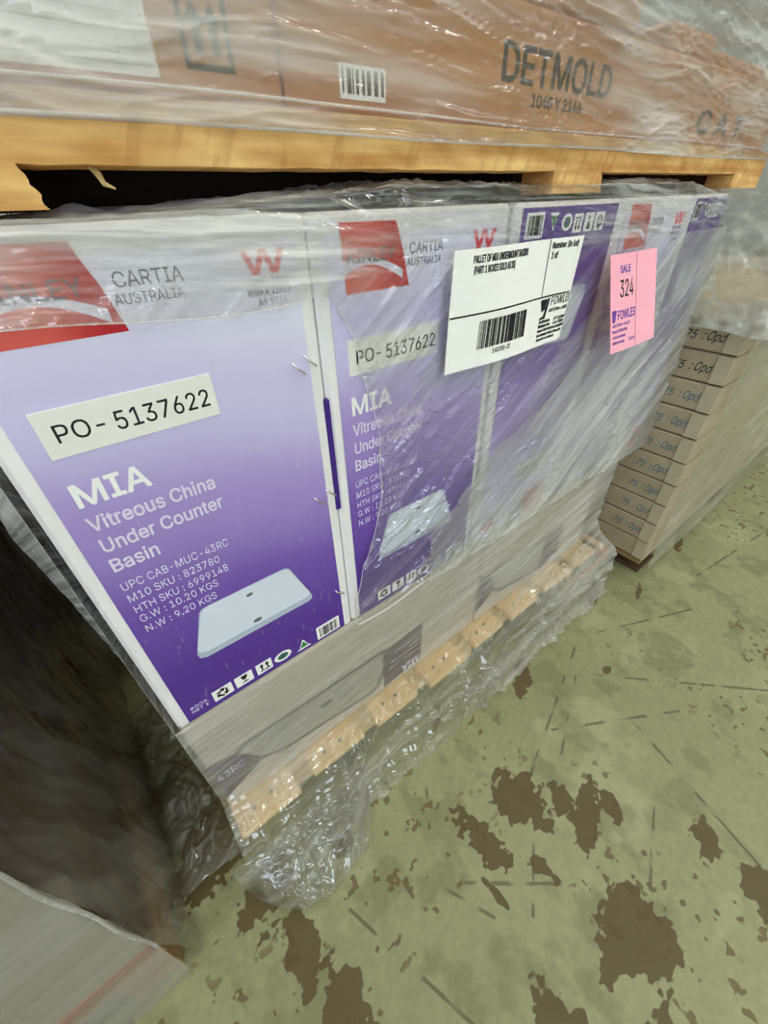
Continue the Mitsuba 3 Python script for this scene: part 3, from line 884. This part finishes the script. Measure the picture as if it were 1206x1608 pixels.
t = thing('wooden_pallet', 'low wooden pallet on the floor under the stack of flat grey cartons', 'pallet')
for i in range(9):
    add('deck_board', bx(RX + i * .55, RX + i * .55 + .42, RY0 + .01, 1.9, -1.60, -1.548, .006), 'mat_oldwood', t)
for x0 in (4.70, 6.9, 9.0):
    add('added_shade_board', bx(x0, x0 + .40, RY0 + .02, 1.88, -1.848, -1.80, .006), 'mat_dark', t)  # added dark boards standing in for the shade inside the pallet opening
for y0 in (-0.10, 0.85, 1.7):
    add('bearer', bx(RX + .02, 9.4, y0, y0 + .16, -1.799, -1.601, .01), 'mat_rust', t)
film3 = thing('stretch_film', 'bunched clear film hanging over the stack of flat grey cartons', 'plastic film')


way = resample([(4.50, 0.30), (4.485, -0.30), (4.49, -0.50), (4.60, -0.60), (5.2, -0.62), (9.4, -0.60)], 0.014)
for lay in range(2):
    def hang(I, Z):
        x, y = np.interp(I, np.arange(len(way)), way[:, 0]), np.interp(I, np.arange(len(way)), way[:, 1])
        c = creases(np.stack([x, y, Z], -1), 4.2, 91 + 30 * lay)
        out = 0.02 + 0.05 * lay + 0.22 * (c + 0.5)
        fx = np.clip((4.62 - x) / 0.13, 0, 1)
        sag = 0.05 * np.sin(I * 0.045 + lay) + 0.04 * c
        fade = np.clip((y - 0.02) / 0.28, 0, 1)
        return np.stack([x - 0.34 * out * fx * (1 - fade), y - out * (1 - fx) - 0.10 * out * fx, Z + sag], -1)
    vb, fb, _ = grid(np.arange(len(way)), np.arange(0.86 + 0.05 * lay, 1.76, 0.012), hang)
    add('crumpled_curtain', (vb, fb), 'film_curtain', film3, smooth=True)
xs7, zs7 = np.arange(4.57, 9.6, 0.02), np.arange(-1.66, 1.1, 0.02)
v7, f7, _ = grid(xs7, zs7, lambda X, Z: np.stack([X, -0.53 - 0.03 * (wrinkle(X, Z, 1, .1, 1, 6, 95) - 0.5) - 0.03 * np.clip((-1.2 - Z) / .4, 0, 1), Z], -1))
add('front_sheet', (v7, f7), 'film_plain', film3, smooth=True)

# ------------------------------------------------------------------ load on the left of the gap
LXR, LYF = -0.62, -0.30
t = thing('big_carton', 'large wrapped carton with grey front and shade-darkened side at the bottom left corner', 'carton')
add('body', bx(-4.2, LXR, LYF, 2.6, -1.345, 0.36, 0.02), 'mat_dark', t)  # brown side darkened in its colour for the shade of the gap
add('front_panel', bx(-4.2, LXR - .004, LYF - .012, LYF - .0005, -1.25, 0.35, 0.004), 'mat_leftgrey', t, label='light grey front panel')
add('front_stripe', bx(-4.2, LXR - .006, LYF - .013, LYF - .0005, -1.344, -1.252, 0.004), 'mat_redbrown', t, label='red-brown stripe along the bottom')
t = thing('big_carton', 'shade-darkened brown carton on top of the grey-fronted one left of the gap', 'carton')
add('body', bx(-4.2, LXR - 0.02, LYF + .03, 2.58, 0.368, 1.5, 0.02), 'mat_dark', t)  # its colour also carries the shade of the gap
t = thing('wooden_pallet', 'brown wooden pallet under the large carton at the bottom left corner', 'pallet')
for i in range(6):
    add('deck_board', bx(-4.2, LXR + .03, LYF - .03 + i * .5, LYF - .03 + i * .5 + .38, -1.45, -1.348, .006), 'mat_oldwood', t)
for x0 in (-4.2, -2.5, LXR - .25):
    add('bearer', bx(x0, x0 + .25, LYF - .02, 2.6, -1.846, -1.451, .01), 'mat_oldwood', t)
film4 = thing('stretch_film', 'clear stretch film around the large carton at the bottom left corner', 'plastic film')
ys8, zs8 = np.arange(LYF - .03, 2.7, 0.02), np.arange(-1.84, 1.5, 0.02)


def leftside(Y, Z):
    fl = np.clip((-1.2 - Z) / .5, 0, 1)
    return np.stack([LXR + .035 + 0.05 * fl + 0.03 * (wrinkle(Y, Z, 0.15, 1, 1.0, 5, 101) - .5), Y, Z], -1)


v8, f8, _ = grid(ys8, zs8, leftside)
add('side_sheet', (v8, f8), 'film_dark', film4, smooth=True)
v9, f9, _ = grid(np.arange(-3.0, LXR + .05, 0.02), np.arange(-1.84, 1.0, 0.02), lambda X, Z: np.stack([X, LYF - .035 - 0.05 * np.clip((-1.2 - Z) / .5, 0, 1) - 0.014 * (wrinkle(X, Z, 1, .1, 1, 5, 105) - .5), Z], -1))
add('rolled_edge', tube([[LXR + .02 + .006 * math.sin(z * 9), LYF - .03, z] for z in np.linspace(-1.3, 1.4, 60)], 0.009, 6), 'film_hem', film4, smooth=True)
add('front_sheet', (v9, f9), 'film_plain', film4, smooth=True)
# things in the gap
def scrap(X, Y):
    e = np.clip(1 - ((X + 0.33) / 0.24) ** 4, 0, 1) * np.clip(1 - ((Y - 0.75) / 0.85) ** 4, 0, 1)
    c = creases(np.stack([X, Y, 0 * X], -1), 4.2, 111)
    return np.stack([X + 0.04 * c, Y + 0.06 * c, -1.843 + e * (0.05 + 0.24 * (c + 0.5))], -1)


vs_, fs_, _ = grid(np.arange(-0.55, -0.11, 0.012), np.arange(-0.05, 1.55, 0.012), scrap)
one('film_scrap', (vs_, fs_), 'film_bunch', 'crumpled clear film scrap lying on the floor in the gap', 'plastic film', smooth=True)
t = thing('added_gap_block', 'added dark brown block that keeps the far end of the gap dark', 'carton')
add('body', bx(-3.5, 1.5, 3.1, 5.0, -1.83, 1.6, 0.03), 'mat_dark', t)  # added body, coloured dark to keep the gap end in shade
